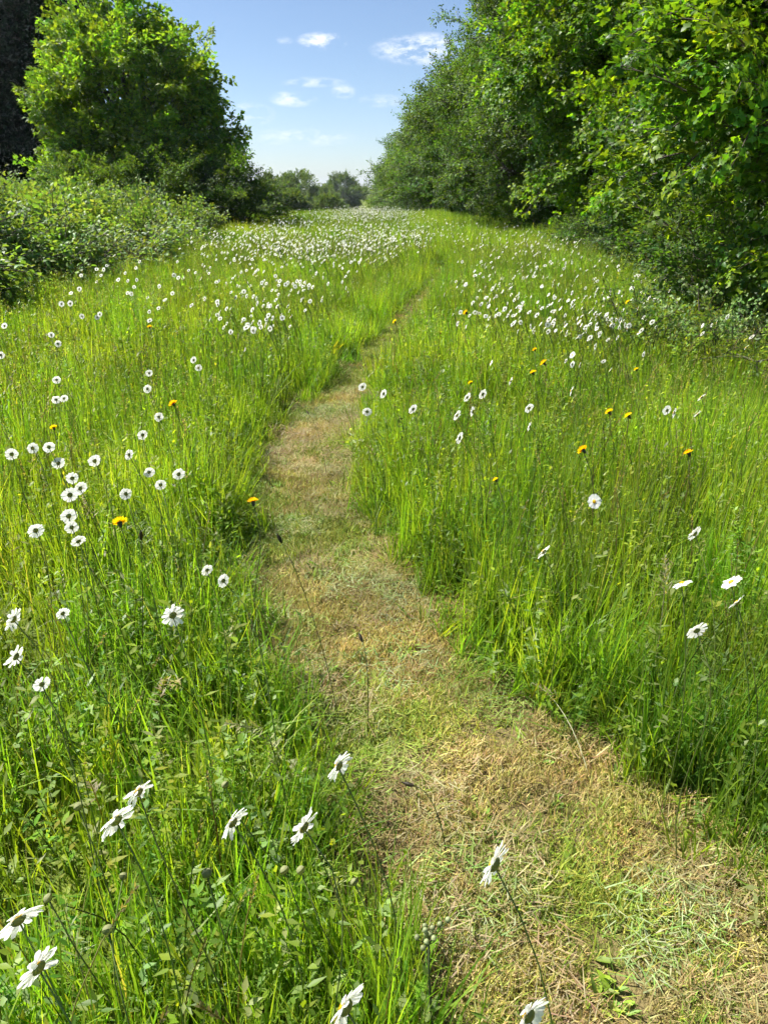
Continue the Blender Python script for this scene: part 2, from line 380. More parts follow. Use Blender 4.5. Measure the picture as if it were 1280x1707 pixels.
MID = [source(patch(.5, 1700, .27, .50, .0048, .0095, 3, 20, 110), 'mid_sod', M_GRASS) for k in range(8)]
FAR = [source(patch(1.0, 650, .30, .52, .010, .018, 3, 0, 60), 'far_sod', M_GRASS) for k in range(6)]

def half_width(y): return .56 * np.maximum(y, 0) + 1.1
def sample_strip(y0, y1, dens):
    ymid = max(abs(y0), abs(y1)); hw = float(half_width(ymid)); n = int(2 * hw * (y1 - y0) * dens)
    x = rng.uniform(-hw, hw, n); y = rng.uniform(y0, y1, n)
    ok = np.abs(x) < half_width(y)
    return x[ok], y[ok]
def sample_grid(y0, y1, step):
    hw = float(half_width(y1)); X, Y = np.meshgrid(np.arange(-hw, hw, step), np.arange(y0, y1, step)); x, y = X.ravel(), Y.ravel()
    x = x + rng.uniform(-.45, .45, len(x)) * step; y = y + rng.uniform(-.45, .45, len(y)) * step; ok = np.abs(x) < half_width(y)
    return x[ok], y[ok]
def hedge_foot(y): return np.interp(y, [4, 5.8, 6.8, 8.5, 11, 14, 18, 26, 40], [9, 3.1, 2.75, 2.9, 3.7, 3.9, 3.8, 3.4, 3.2])
def lie(n, amt): return np.stack([rng.normal(0, amt, n), rng.normal(0, amt, n), rng.uniform(0, 6.283, n)], -1)
def build_grass():
    def lay(name, pts, d0, d1, srcs, s0, s1, label, flat=1.0, tilt=.06):
        x, y = np.concatenate([p[0] for p in pts]), np.concatenate([p[1] for p in pts]); d = path_dist(x, y)
        keep = (d > d0) & (d < d1) & (np.hypot(x, y) > .28) & ~((x > hedge_foot(y)) & (rng.random(len(x)) < .93)); x, y, d = x[keep], y[keep], d[keep]; n = len(x)
        hgt = np.array([.92 + .45 * (mnoise.noise((a * .8, b * .8, 3.1)) + .35 * mnoise.noise((a * 3, b * 3, 9))) for a, b in zip(x, y)])
        edge = np.clip(.48 + d / .36, .38, 1.0); foot = np.where(y < 1.2, np.clip(.74 + .22 * y, .6, 1.0), 1.0)
        s = rng.uniform(s0, s1, n) * np.clip(hgt, .68, 1.2) * edge * foot
        w = rng.uniform(.95, 1.15, n) * flat
        tag(scatter(name, np.stack([x, y, gz(x, y) * (y < 31) + fall(y)], -1), lie(n, tilt), np.stack([w, w, s], -1), rng.integers(0, len(srcs), n), group_of(name + '_nodes', srcs)), label, 'grass', kind='stuff'); return n
    a = lay('meadow_grass', [sample_grid(-.9, 5, .255)], .17, 99, NEAR, .88, 1.12, 'lush green meadow grass standing tall nearest the viewer')
    b = lay('meadow_grass', [sample_grid(5, 16, .38)], .22, 99, MID, .88, 1.12, 'green meadow grass in the middle of the field between bramble and hedge')
    c = lay('meadow_grass', [sample_grid(16, 40, .66)], .3, 99, FAR, .88, 1.08, 'far meadow grass thick with daisies towards the distant trees')
    c += lay('meadow_grass', [sample_grid(40, 110, 1.7)], .3, 99, FAR, .9, 1.1, 'farthest strip of meadow grass before the distant trees', 2.4, 0)
    e = lay('grass_edging', [sample_strip(-.9, 5, 105), sample_strip(5, 9, 80), sample_strip(9, 18, 50)], -.03, .30, EDGE, .78, 1.15, 'grass tufts fringing both edges of the mown path', 1.0, .24)
    print('grass instances', a, b, c, e)
build_grass()

# ------------------------------------------------------------------ weeds among the grass
def build_weeds():
    src = []
    for k in range(4):        # rosettes of toothed leaves standing half upright
        mb = MB()
        for i in range(random.randint(6, 9)):
            broad_leaf(mb, (0, 0, 0), random.uniform(.14, .27), random.uniform(.022, .04), random.uniform(0, 6.283), random.uniform(.2, .8), random.uniform(.2, .9), jit(random.choice([G_BRIGHT, (.12, .20, .03), (.18, .24, .03)]), .15), 8, .3, lobed=k % 2 == 0)
        src.append(source(mb, 'rosette', M_WEED))
    for k in range(4):        # leafy stems, small leaves all the way up
        mb = MB()
        for st in range(4):
            h = random.uniform(.22, .42); az = random.uniform(0, 6.283); p = Vector((random.gauss(0, .03), random.gauss(0, .03), 0)); top = p + Vector((math.cos(az) * .06, math.sin(az) * .06, h))
            tube(mb, [p, (p + top) / 2, top], [.0018, .0015, .001], 3, (.10, .15, .04), cap=False)
            for i in range(13):
                t = .2 + .8 * i / 13; broad_leaf(mb, p.lerp(top, t), random.uniform(.025, .05), random.uniform(.009, .018), i * 2.4, random.uniform(.7, 1.4), .4, jit(random.choice([G_BRIGHT, G_MID, (.14, .21, .03)]), .2), 3, .2)
        src.append(source(mb, 'leafy_stem', M_WEED))
    g = group_of('weed_nodes', src)
    P = []
    for y0, y1, dens in ((-.3, 2.5, 6), (2.5, 6, 8), (6, 11, 5)):
        x, y = sample_strip(y0, y1, dens); d = path_dist(x, y); k = (d > .02) & (np.hypot(x, y) > .3); P.append(np.stack([x[k], y[k], gz(x[k], y[k])], -1))
    P = np.concatenate(P); n = len(P)
    tag(scatter('meadow_weeds', P, lie(n, .15), rng.uniform(.7, 1.1, n), rng.integers(0, len(src), n), g), 'broad leaved weeds growing among the near grass', 'weeds', kind='stuff')
build_weeds()

# ------------------------------------------------------------------ the mown strip: stubble and clippings
def build_mown():
    src = []
    for k in range(6):       # stubble
        mb = MB(); pal = [[(.50, .42, .12), (.44, .34, .12), (.38, .38, .07)], [(.26, .35, .035), (.38, .39, .06), (.18, .27, .03)], [(.38, .29, .12), (.46, .39, .15), (.40, .32, .11)]][k % 3]
        for _ in range(430):
            blade(mb, (random.uniform(-.1, .1), random.uniform(-.1, .1), -.004), random.uniform(.012, .042), random.uniform(.0016, .0036), random.uniform(.1, 1.25), random.uniform(0, 6.283), random.uniform(0, 1.2), jit(random.choice(pal), .22), 2)
        src.append(source(mb, 'stubble', M_CUT))
    clip = []
    for k in range(8):       # cut grass lying about
        mb = MB(); pal = [[(.30, .36, .14), (.22, .31, .07), (.36, .38, .18)], [(.33, .28, .11), (.38, .35, .15), (.28, .22, .09)], [(.16, .25, .035), (.24, .32, .07), (.20, .29, .045)], [(.36, .32, .10), (.32, .24, .08), (.26, .30, .06)]][k % 4]
        for _ in range(240):
            blade(mb, (random.uniform(-.11, .11), random.uniform(-.11, .11), random.uniform(.004, .026)), random.uniform(.012, .060), random.uniform(.0016, .0036), random.uniform(1.15, 1.75), random.uniform(0, 6.283), random.uniform(-.5, .7), jit(random.choice(pal), .22), 3, 0, random.uniform(-1.5, 1.5))
        clip.append(source(mb, 'clipping', M_CUT))
    sprig = []
    for k in range(4):       # regrowth: low leaves and short bright tufts
        mb = MB()
        for _ in range(9): broad_leaf(mb, (random.gauss(0, .02), random.gauss(0, .02), 0), random.uniform(.025, .06), random.uniform(.008, .018), random.uniform(0, 6.283), random.uniform(.5, 1.3), .4, jit(random.choice([G_BRIGHT, G_MID, G_YEL]), .2), 3, .25)
        for _ in range(14): blade(mb, (random.gauss(0, .03), random.gauss(0, .03), 0), random.uniform(.03, .085), random.uniform(.002, .004), random.uniform(.1, .8), random.uniform(0, 6.283), random.uniform(.2, 1.2), jit(random.choice([G_BRIGHT, G_MID, G_YEL]), .2), 3)
        sprig.append(source(mb, 'regrowth', M_CUT))
    def pts(y0, y1, dens, d0, d1, edge_only=False):
        n = int((y1 - y0) * 3.2 * dens); y = rng.uniform(y0, y1, n); x = rng.uniform(-1.5, 2.4, n); d = path_dist(x, y)
        k = (d > d0) & (d < d1); return x[k], y[k], d[k]
    def put(name, strips, srcs, d0, d1, s0, s1, label, pick):
        P, I = [], []
        for y0, y1, dens in strips:
            x, y, d = pts(y0, y1, dens, d0, d1); i, keep = pick(x, y, d); P.append(np.stack([x, y, gz(x, y) + .006], -1)[keep]); I.append(i[keep])
        P, I = np.concatenate(P), np.concatenate(I); n = len(P)
        tag(scatter(name, P, lie(n, .12), rng.uniform(s0, s1, n), I, group_of(name + '_nodes', srcs)), label, 'grass', kind='stuff')
    pn = lambda x, y, s, o: np.array([mnoise.noise((a * s, b * s, o)) for a, b in zip(x, y)])
    def pick_stub(x, y, d):
        v = pn(x, y, 2.3, 1.7) + rng.normal(0, .12, len(x)); k = np.where(v < -.17, 2, np.where(v > .0, 1, 0)); return k + 3 * rng.integers(0, 2, len(x)), np.ones(len(x), bool)
    def pick_clip(x, y, d):
        v = pn(x, y, 2.9, 5.5) + rng.normal(0, .15, len(x)); e = np.clip(1 + d / .16, 0, 1)
        k = np.where(e > rng.uniform(.3, 1.1, len(x)), np.where(rng.random(len(x)) < .6, 0, 2), np.where(v < -.05, 1, np.where(v > .12, 2, 3)))
        keep = rng.random(len(x)) < np.clip(.22 + v * .8 + .75 * e, .03, 1); return k + 4 * rng.integers(0, 2, len(x)), keep
    def pick_sprig(x, y, d):
        v = pn(x, y, 3.3, 8.1); return rng.integers(0, 4, len(x)), rng.random(len(x)) < np.clip(.25 + v * 1.6, .02, 1)
    put('mown_stubble', [(-.6, 4.5, 190), (4.5, 9, 120), (9, 15, 60)], src, -2, .06, .85, 1.2, 'short tan and green stubble covering the mown path', pick_stub)
    put('grass_clippings', [(-.6, 4.5, 130), (4.5, 9, 80), (9, 15, 40)], clip, -2, .0, .85, 1.25, 'dry pale grass clippings strewn along the mown path', pick_clip)
    put('path_regrowth', [(-.6, 4.5, 150), (4.5, 9, 80)], sprig, -2, .04, .5, .9, 'small green shoots sprouting through the mown path', pick_sprig)
build_mown()

# ------------------------------------------------------------------ leaf sprays for hedge, trees, bramble
def leaf(mb, p, d, up, l, w, col, lobed=False, fold=.18, droop=.25, mi=0):
    d = d.normalized(); s = d.cross(up)
    s = s.normalized() if s.length > 1e-4 else Vector((1, 0, 0)); n = s.cross(d)
    if lobed: prof = [(.0, .03), (.12, .30), (.26, .22), (.45, .55), (.60, .22), (.78, .24), (1.0, .02)]
    else: prof = [(0, .03), (.3, .46), (.65, .38), (1, .02)]
    vs, fs = [], []
    for t, k in prof:
        c = p + d * (l * t) - n * (droop * l * t * t)
        vs += [c + s * w * k + n * (fold * w * k), c, c - s * w * k + n * (fold * w * k)]
    for i in range(len(prof) - 1):
        a = 3 * i; fs += [(a, a + 1, a + 4, a + 3), (a + 1, a + 2, a + 5, a + 4)]
    mb.add(vs, fs, col, mi)
def bough(nl, L, lsize, pal, lobed, bark, twigs=6, spread=.55):
    """a leafy branch end about L long, growing along +X, leaves held roughly level"""
    mb = MB(); axis = bez(Vector((-.25 * L, 0, 0)), Vector((.1 * L, 0, .02)), Vector((.5 * L, 0, .05 * L)), Vector((.8 * L, 0, -.04 * L)), 5)
    tube(mb, axis, [.008, .006, .005, .004, .002], 4, (.10, .085, .06), 1, False)
    seg = [axis]
    for k in range(twigs):
        b = axis[1 + k % 4]; a = (1 if k % 2 else -1) * random.uniform(.4, 1.1); l = L * random.uniform(.3, .6)
        e = b + Vector((math.cos(a) * l, math.sin(a) * l, random.uniform(-.16, .22) * L))
        tw = [b, b.lerp(e, .5) + Vector((0, 0, .03 * L)), e]; tube(mb, tw, [.004, .003, .0015], 3, (.12, .11, .06), 1, False); seg.append(tw)
    for i in range(nl):
        s = random.choice(seg); t = random.random() ** .7 * (len(s) - 1); j = min(int(t), len(s) - 2); p = s[j].lerp(s[j + 1], t - j)
        fw = (s[j + 1] - s[j]).normalized(); a = random.choice((-1, 1)) * random.uniform(.3, 1.4)
        d = Matrix.Rotation(a, 3, 'Z') @ fw; d.z += random.gauss(-.05, .38)
        up = Vector((random.gauss(0, .42), random.gauss(0, .42), 1)).normalized(); l = lsize * random.uniform(.65, 1.25)
        p = p + d * l * .35 + Vector((random.gauss(0, .02), random.gauss(0, .02), random.gauss(0, .03))) * (L / .5)
        leaf(mb, p, d, up, l, l * (.95 if lobed else .62), jit(random.choice(pal), .2), lobed, random.uniform(.05, .35), random.uniform(.05, .45))
    return mb
P_MAPLE = [(.130, .240, .024), (.10, .20, .026), (.205, .31, .022), (.065, .145, .026)]
P_TREE = [(.155, .265, .036), (.11, .21, .036), (.215, .32, .038)]
P_HAW = [(.085, .160, .036), (.065, .13, .034), (.115, .19, .038)]
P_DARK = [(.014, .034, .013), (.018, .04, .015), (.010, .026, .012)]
P_BRAM = [(.17, .285, .07), (.135, .24, .06), (.215, .325, .08), (.10, .19, .05)]
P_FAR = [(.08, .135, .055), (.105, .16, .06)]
V_MAPLE = [source(bough(90, .5, .064, P_MAPLE, True, None), 'maple_bough', [M_MAPLE, M_BARK]) for _ in range(6)]
V_HAW = [source(bough(130, .55, .05, P_HAW, False, None, 8), 'hawthorn_bough', [M_TREE, M_BARK]) for _ in range(5)]
V_TREE = [source(bough(76, .6, .105, P_TREE, True, None, 8), 'tree_bough', [M_TREE, M_BARK]) for _ in range(5)]
V_DARK = [source(bough(120, .8, .10, P_DARK, False, None, 8), 'dark_bough', [M_DARK, M_BARK]) for _ in range(4)]
V_BRAM = [source(bough(64, .42, .055, P_BRAM, False, None, 6), 'bramble_spray', [M_BRAM, M_BARK]) for _ in range(5)]
V_FAR = [source(bough(120, .8, .11, P_FAR, False, None, 8), 'far_bough', [M_TREE, M_BARK]) for _ in range(3)]
SHOOTS = dict(maple=V_MAPLE, bram=V_BRAM)
GR = {k: (group_of(k + '_nodes', v), len(v)) for k, v in dict(maple=V_MAPLE, haw=V_HAW, tree=V_TREE, dark=V_DARK, bram=V_BRAM, far=V_FAR).items()}

def aim(dirs, roll=.5):
    d = dirs / np.linalg.norm(dirs, axis=1, keepdims=True); n = len(d)
    return np.stack([rng.normal(0, roll, n), -np.arcsin(np.clip(d[:, 2], -1, 1)), np.arctan2(d[:, 1], d[:, 0])], -1)
def crown_points(lobes, n, clump=.5, inner=.25, per=14, zmin=.15, keep=None):
    """points for sprays: gathered in clumps over the skin of the lobes, thinner inside"""
    area = np.array([(l[3] * l[4] + l[3] * l[5] + l[4] * l[5]) for l in lobes]); area = area / area.sum()
    P, D = [], []
    for l, a in zip(lobes, area):
        c = np.array(l[:3]); r = np.array(l[3:6]); m = max(3, int(n * a / per))
        u = rng.normal(size=(m, 3)); u /= np.linalg.norm(u, axis=1, keepdims=True)
        rad = np.where(rng.random(m) < inner, rng.uniform(.35, .85, m), 1 - np.abs(rng.normal(0, .09, m)) + rng.normal(0, .06, m))
        cc = c + u * r * rad[:, None]
        k = rng.poisson(per, m); own = np.repeat(np.arange(m), k)
        cs = clump * rng.uniform(.6, 1.35, m)
        off = rng.normal(size=(len(own), 3)) * np.array([1, 1, .62]) * cs[own][:, None] * .5
        p = cc[own] + off; d = u[own] * .9 + off / (cs[own][:, None] + 1e-6) * .9 + np.array([0, 0, .12]) + rng.normal(0, .25, (len(own), 3))
        P.append(p); D.append(d)
    P, D = np.concatenate(P), np.concatenate(D)
    ok = P[:, 2] > zmin
    # nothing deep inside a neighbouring lobe
    for l in lobes:
        q = ((P - np.array(l[:3])) / np.array(l[3:6])); ok &= ~((q ** 2).sum(1) < .30)
    if keep is not None: ok &= keep(P)
    return P[ok], D[ok]
def limb_pts(a, b, wob, n=7):
    m1 = a.lerp(b, .35) + Vector((random.gauss(0, wob), random.gauss(0, wob), wob * .8)); m2 = a.lerp(b, .7) + Vector((random.gauss(0, wob), random.gauss(0, wob), wob * .5))
    return bez(a, m1, m2, b, n)
def plant(name, label, cat, base, lobes, n, sp, s0, s1, trunk_r=.15, fork=.35, stems=1, clump=.5, inner=.25, group=None, part=('trunk', 'crown'), keep=None, twigs=True, shoots=0):
    base = Vector(base); root = empty(name, base); tag(root, label, cat, group)
    tops = []; big = max(lobes, key=lambda l: l[5]); off = Matrix.Translation(-base)
    for s in range(stems):
        b = base + Vector((random.gauss(0, .12 * stems), random.gauss(0, .12 * stems), -.15)) if stems > 1 else base + Vector((0, 0, -.15))
        L = big if stems == 1 else lobes[s % len(lobes)]; mb = MB()
        t = Vector(L[:3]); fk = b.lerp(t, fork); fk.z = base.z + max(.3, (t.z - base.z) * fork)
        pts = limb_pts(b, fk, trunk_r * .5, 6); tube(mb, pts, [trunk_r * (1.25 if i == 0 else 1 - .3 * i / 5) for i in range(6)], 9, (.1, .1, .1)); tops.append((fk, trunk_r * .68, mb))
    for i, L in enumerate(lobes):
        fk, r, mb = min(tops, key=lambda q: (q[0] - Vector(L[:3])).length); c = Vector(L[:3])
        pts = limb_pts(fk, c, .15); tube(mb, pts, [r * (1 - .62 * j / 6) for j in range(7)], 7, (.1, .1, .1))
        if twigs:
            for k in range(7):
                u = Vector((random.gauss(0, 1), random.gauss(0, 1), random.gauss(.2, .8))).normalized()
                e = c + Vector((u.x * L[3], u.y * L[4], u.z * L[5])) * .85
                q = limb_pts(pts[3 + k % 4], e, .12, 5); tube(mb, q, [r * .36 * (1 - .75 * j / 4) for j in range(5)], 5, (.1, .1, .1))
    for fk, r, mb in tops:
        o = mb.build(part[0], M_BARK, root); o.matrix_parent_inverse = off
    P, D = crown_points(lobes, n, clump, inner, zmin=base.z + .15, keep=keep); g, nv = GR[sp]; m = len(P)
    if shoots:      # the sprays nearest the viewer are parts of their own
        near = np.argsort(np.hypot(P[:, 0], P[:, 1]) + np.where(np.abs(P[:, 0] / P[:, 1]) > .56, 50, 0))[:shoots]; rt = aim(D[near])
        for i, q in enumerate(near):
            o = link('leafy_shoot', random.choice(SHOOTS[sp]).data, root); o.location = Vector(P[q]) - base; o.rotation_euler = rt[i]; o.scale = [random.uniform(s0, s1)] * 3
        rest = np.ones(m, bool); rest[near] = False; P, D = P[rest], D[rest]; m = len(P)
    cr = scatter(part[1], P - np.array(base), aim(D), rng.uniform(s0, s1, m), rng.integers(0, nv, m), g, root)
    tag(cr, kind='stuff')
    return root, m

TOTAL = 0
def add(*a, **k):
    global TOTAL
    r, m = plant(*a, **k); TOTAL += m; return r

def shrub_lobes(cx, cy, r, h, z0=.2, n=7, seed=0, flat=.9):
    rr = random.Random(seed); L = [(cx, cy, h * .55, r * .78, r * .85, h * .42)]
    for k in range(n):
        a = 6.283 * k / n + rr.uniform(-.3, .3); z = h * rr.uniform(.16, .78); q = r * rr.uniform(.5, .62) * (1 if z < h * .6 else .75)
        s = r * rr.uniform(.42, .58); L.append((cx + math.cos(a) * q, cy + math.sin(a) * q, z + z0, s, s * 1.1, s * flat))
    L.append((cx + rr.uniform(-.4, .4), cy + rr.uniform(-.4, .4), h * .88, r * .45, r * .45, h * .14))
    return L

# ------------------------------------------------------------------ right hand hedge
def build_hedge():
    grp = 'hedgerow trees along the right side'
    spec = [  # cx, cy, r, h, species, sprays, scale, label
        (5.05, 7.0, 2.5, 7.2, 'maple', 4000, (.8, 1.15), 'big leafy hedge maple closest to the viewer at the right edge, overhanging dark shade'),
        (6.3, 11.6, 2.7, 7.8, 'maple', 3600, (.85, 1.2), 'leafy hedge maple with bright sunlit shoots, second along the right hedge'),
        (6.2, 15.6, 2.8, 8.2, 'maple', 3200, (.95, 1.35), 'tall hedge maple, third from the viewer along the right hedge'),
        (5.65, 19.5, 2.7, 8.2, 'maple', 3200, (1.1, 1.5), 'tall hedge tree reaching the picture top, fourth along the right hedge'),
        (5.2, 25.0, 2.8, 7.9, 'haw', 3000, (1.2, 1.6), 'tall hedge tree whose jagged edge meets the sky beside the white cloud'),
        (4.45, 32.5, 2.8, 5.6, 'haw', 2400, (1.3, 1.8), 'lower rounded hedge tree just beneath the large white cloud'),
        (4.0, 41.5, 2.9, 5.7, 'haw', 2000, (1.5, 2.0), 'grey green hedge tree, seventh along the right hedge'),
        (3.5, 52.0, 3.0, 5.4, 'haw', 1700, (1.7, 2.2), 'small looking hedge tree next to last at the far end of the right hedge'),
        (3.3, 66.0, 3.4, 4.6, 'haw', 1500, (1.9, 2.4), 'last low hedge tree at the far end of the right hedge'),
    ]
    for i, (cx, cy, r, h, sp, n, sc, lab) in enumerate(spec):
        L = shrub_lobes(cx, cy, r, h, seed=40 + i, n=9)
        g0 = float(fall(cy)); L = [(*q[:2], q[2] + g0 * .6, *q[3:]) for q in L]
        add('hedge_tree', lab, 'tree', (cx + .3, cy, g0), L, n, sp, *sc, trunk_r=.16, fork=.3, stems=3, clump=.44 + .01 * cy, group=grp, shoots=(260, 260, 120)[i] if i < 3 else 0,
            keep=(lambda P, cx=cx, r=r: P[:, 0] > cx - r * (.35 + .75 * np.clip((P[:, 2] - .1 + .15 * np.sin(P[:, 1] * 2.1)) / 1.0, 0, 1) + 9 * (P[:, 2] > 1.0))) if i < 4 else None)
    # filling behind so that the shade under the hedge stays deep
    for i, (cx, cy) in enumerate([(8.3, 8), (8.2, 12.5), (8, 17.5), (7.6, 23)]):
        L = shrub_lobes(cx, cy, 2.3, 5.5, seed=80 + i, n=6)
        add('hedge_tree', ['dark inner hedge tree behind the nearest maple', 'shaded hedge tree behind the second maple', 'shaded hedge tree behind the third maple', 'shaded hedge tree behind the fourth hedge tree'][i], 'tree', (cx, cy, 0), L, 1300, 'haw', 1.3, 1.9, trunk_r=.14, stems=2, group=grp)
    # filler bushes added to keep the hedge base dark, then a bramble fringe
    for cx, cy, h, lab in ((4.15, 6.7, 1.0, 'dark leafy undergrowth in the deep shade below the nearest hedge maple'), (4.4, 9.0, 1.1, 'dark undergrowth in the shade between the first two hedge maples'), (4.7, 11.8, 1.1, 'dark undergrowth in the shade below the second hedge maple'), (4.7, 15.4, 1.2, 'dark undergrowth in the shade below the third hedge maple')):
        L = [(cx + random.gauss(0, .25), cy + (k - 1.5) * .65, h * random.uniform(.3, .5), random.uniform(.7, .95), .7, h * .5) for k in range(4)]
        add('undergrowth_bush', lab, 'bush', (cx, cy, 0), L, 420, 'haw', .7, 1.1, trunk_r=.02, stems=4, part=('stem', 'leaves'), group='undergrowth at the foot of the hedge', clump=.4, twigs=False)
    add('bramble_bush', 'low leafy bramble fringe in the grass before the nearest hedge maple', 'bush', (2.7, 5.5, 0), [(2.5, 5.5, .16, .45, .4, .26), (2.9, 5.6, .2, .45, .4, .28), (2.1, 5.7, .12, .4, .4, .24), (3.2, 5.4, .22, .45, .35, .3), (2.7, 5.1, .12, .4, .35, .24)], 380, 'bram', .42, .62, trunk_r=.01, stems=4, part=('stem', 'leaves'), group='undergrowth at the foot of the hedge', clump=.3, twigs=False, shoots=150)
build_hedge()

# ------------------------------------------------------------------ left side: brambles, tree, dark tree
def build_left():
    g = 'bramble thicket on the left'
    bs = [(-6.4, 9.0, 1.9, 1.15, 800, 'bramble mound at the left picture edge, nearest the viewer'),
          (-6.2, 11.8, 1.9, 1.15, 800, 'pale green bramble mound second from the viewer on the left'),
          (-6.9, 14.8, 2.2, 1.2, 800, 'bramble mound in the middle of the left thicket'),
          (-6.6, 18.2, 2.1, 1.15, 800, 'low bramble mound below the dark foot of the left tree'),
          (-9.6, 12.4, 2.6, 1.35, 900, 'broad bramble mound behind the others at the left picture edge'),
          (-5.3, 8.1, 1.3, .75, 500, 'low skirt of bramble sprawling into the grass at the left picture edge'),
          (-4.9, 11.0, 1.3, .72, 500, 'low skirt of bramble sprawling into the grass behind the nearest one'),
          (-4.9, 14.6, 1.4, .8, 500, 'low skirt of bramble at the middle of the left thicket'),
          (-5.2, 18.2, 1.3, .5, 400, 'low skirt of bramble sprawling right of the thicket among daisies'),
          (-10.2, 17.2, 2.8, 1.3, 900, 'bramble mound in front of the left tree trunk')]
    for i, (cx, cy, r, h, n, lab) in enumerate(bs):
        rr = random.Random(i + 5); L = []
        for k in range(9):
            a = rr.uniform(0, 6.283); q = r * rr.uniform(.1, .75); s = r * rr.uniform(.32, .5)
            L.append((cx + q * math.cos(a), cy + q * math.sin(a), h * rr.uniform(.35, .66), s, s, h * rr.uniform(.26, .34)))
        add('bramble_bush', lab, 'bush', (cx, cy, 0), L, n * 1.5, 'bram', .9, 1.4, trunk_r=.014, stems=6, fork=.6, part=('stem', 'leaves'), group=g, clump=.4, twigs=False, shoots=120 if i < 2 else 0)
    L = [(-9.1, 27, 4.2, 2.2, 2.5, 1.9), (-10.3, 27, 3.1, 1.05, 1.6, 1.4), (-7.8, 27, 3.3, 1.3, 1.9, 1.5), (-8.2, 26.2, 2.0, 2.0, 1.8, 1.2), (-10.2, 26.4, 1.8, 1.2, 1.6, 1.2), (-6.8, 27, 2.1, 1.0, 1.3, 1.0),
         (-9.2, 27, 5.45, 1.0, 1.2, .9), (-7.9, 27, 4.9, .75, 1.0, .75), (-10.2, 27.2, 4.4, .6, .9, .7), (-8.5, 27, 5.4, .8, .9, .6), (-6.2, 27.2, 2.9, .45, .7, .4), (-10.8, 27, 2.2, .45, .8, .7)]
    L = [(-8.05 + (q[0] + 8.9) * .86, *q[1:3], q[3] * .88, *q[4:]) for q in L]
    add('maple_tree', 'rounded green tree on the left, sunlit yellow green on its left side', 'tree', (-8.3, 27.2, 0), L, 2500, 'tree', .8, 1.25, trunk_r=.26, fork=.3, clump=.7, inner=.2)
    L = [(-5.3, 24.2, .9, 1.5, 1.2, .8), (-7.2, 24.4, .9, 1.5, 1.2, .9), (-4.2, 24.6, .5, .7, .9, .5), (-6.2, 24.2, 1.4, 1.2, 1, .55), (-8.4, 24.2, 1.0, 1.2, 1, .8)]
    add('hawthorn_bush', 'dark shaded bush under the right side of the left tree', 'bush', (-6.2, 24.4, 0), L, 1500, 'haw', .9, 1.3, trunk_r=.05, stems=4, clump=.5, part=('stem', 'leaves'))
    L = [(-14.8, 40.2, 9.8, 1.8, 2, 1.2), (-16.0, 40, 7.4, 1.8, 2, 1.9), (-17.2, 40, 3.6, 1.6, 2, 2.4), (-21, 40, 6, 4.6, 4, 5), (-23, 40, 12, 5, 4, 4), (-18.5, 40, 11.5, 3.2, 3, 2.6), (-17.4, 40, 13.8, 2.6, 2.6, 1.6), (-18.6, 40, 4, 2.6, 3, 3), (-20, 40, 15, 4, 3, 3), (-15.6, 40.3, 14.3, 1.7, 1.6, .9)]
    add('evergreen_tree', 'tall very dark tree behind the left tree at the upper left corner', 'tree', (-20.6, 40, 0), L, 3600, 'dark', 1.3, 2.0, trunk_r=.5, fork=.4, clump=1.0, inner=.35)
build_left()

# ------------------------------------------------------------------ the far end of the field
def build_far():
    g = 'distant trees at the end of the meadow'
    def far_tree(u, w, vtop, Y, lab, n, name='far_tree', squash=1.0, zb=.3, s=(2.2, 3.4)):
        X = (u - 640) / FPX * Y; W = w / FPX * Y; g0 = float(fall(Y)); top = CAM_H + Y * math.tan(math.atan((PH / 2 - vtop - 8) / FPX) - PITCH); h = max(1.2, top - g0)
        rr = random.Random(u); L = [(X, Y, g0 + h * .56, W * .34, W * .34, h * .38)]
        for k in range(6):
            a = rr.uniform(0, 6.283); L.append((X + math.cos(a) * W * .27, Y + math.sin(a) * W * .25, g0 + h * rr.uniform(.3, .72), W * .2, W * .2, h * .2))
        add(name, lab, 'tree' if name == 'far_tree' else 'bush', (X, Y, g0), L, n, 'far', s[0], s[1], trunk_r=.022 * h, fork=.35, clump=W * .12, group=g)
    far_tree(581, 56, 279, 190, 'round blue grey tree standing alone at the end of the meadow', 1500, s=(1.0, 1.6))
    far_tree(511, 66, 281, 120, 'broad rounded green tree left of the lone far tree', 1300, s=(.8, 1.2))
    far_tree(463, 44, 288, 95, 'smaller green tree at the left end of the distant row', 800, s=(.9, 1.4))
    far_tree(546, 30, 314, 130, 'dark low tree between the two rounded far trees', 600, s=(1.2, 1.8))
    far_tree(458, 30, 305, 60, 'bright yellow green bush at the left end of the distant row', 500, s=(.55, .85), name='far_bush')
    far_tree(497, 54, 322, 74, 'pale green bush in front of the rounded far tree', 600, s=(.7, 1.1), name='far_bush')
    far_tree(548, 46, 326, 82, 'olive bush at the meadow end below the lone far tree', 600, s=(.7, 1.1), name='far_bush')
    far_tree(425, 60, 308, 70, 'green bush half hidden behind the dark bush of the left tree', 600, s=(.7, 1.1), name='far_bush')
    P, D = [], []
    for X in np.arange(-150, 150, 7.0):
        if -26 < X < 6: continue
        p, d = crown_points([(X + random.uniform(-2, 2), random.uniform(150, 165), random.uniform(-1.6, -.6), 4.5, 4, random.uniform(3.2, 4.4))], 70, 1.0, zmin=-4); P.append(p); D.append(d)
    P, D = np.concatenate(P), np.concatenate(D); gr, nv_ = GR['far']
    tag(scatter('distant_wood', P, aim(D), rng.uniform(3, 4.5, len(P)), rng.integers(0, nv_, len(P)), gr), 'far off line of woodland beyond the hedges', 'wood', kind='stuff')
build_far()
print('spray instances', TOTAL)

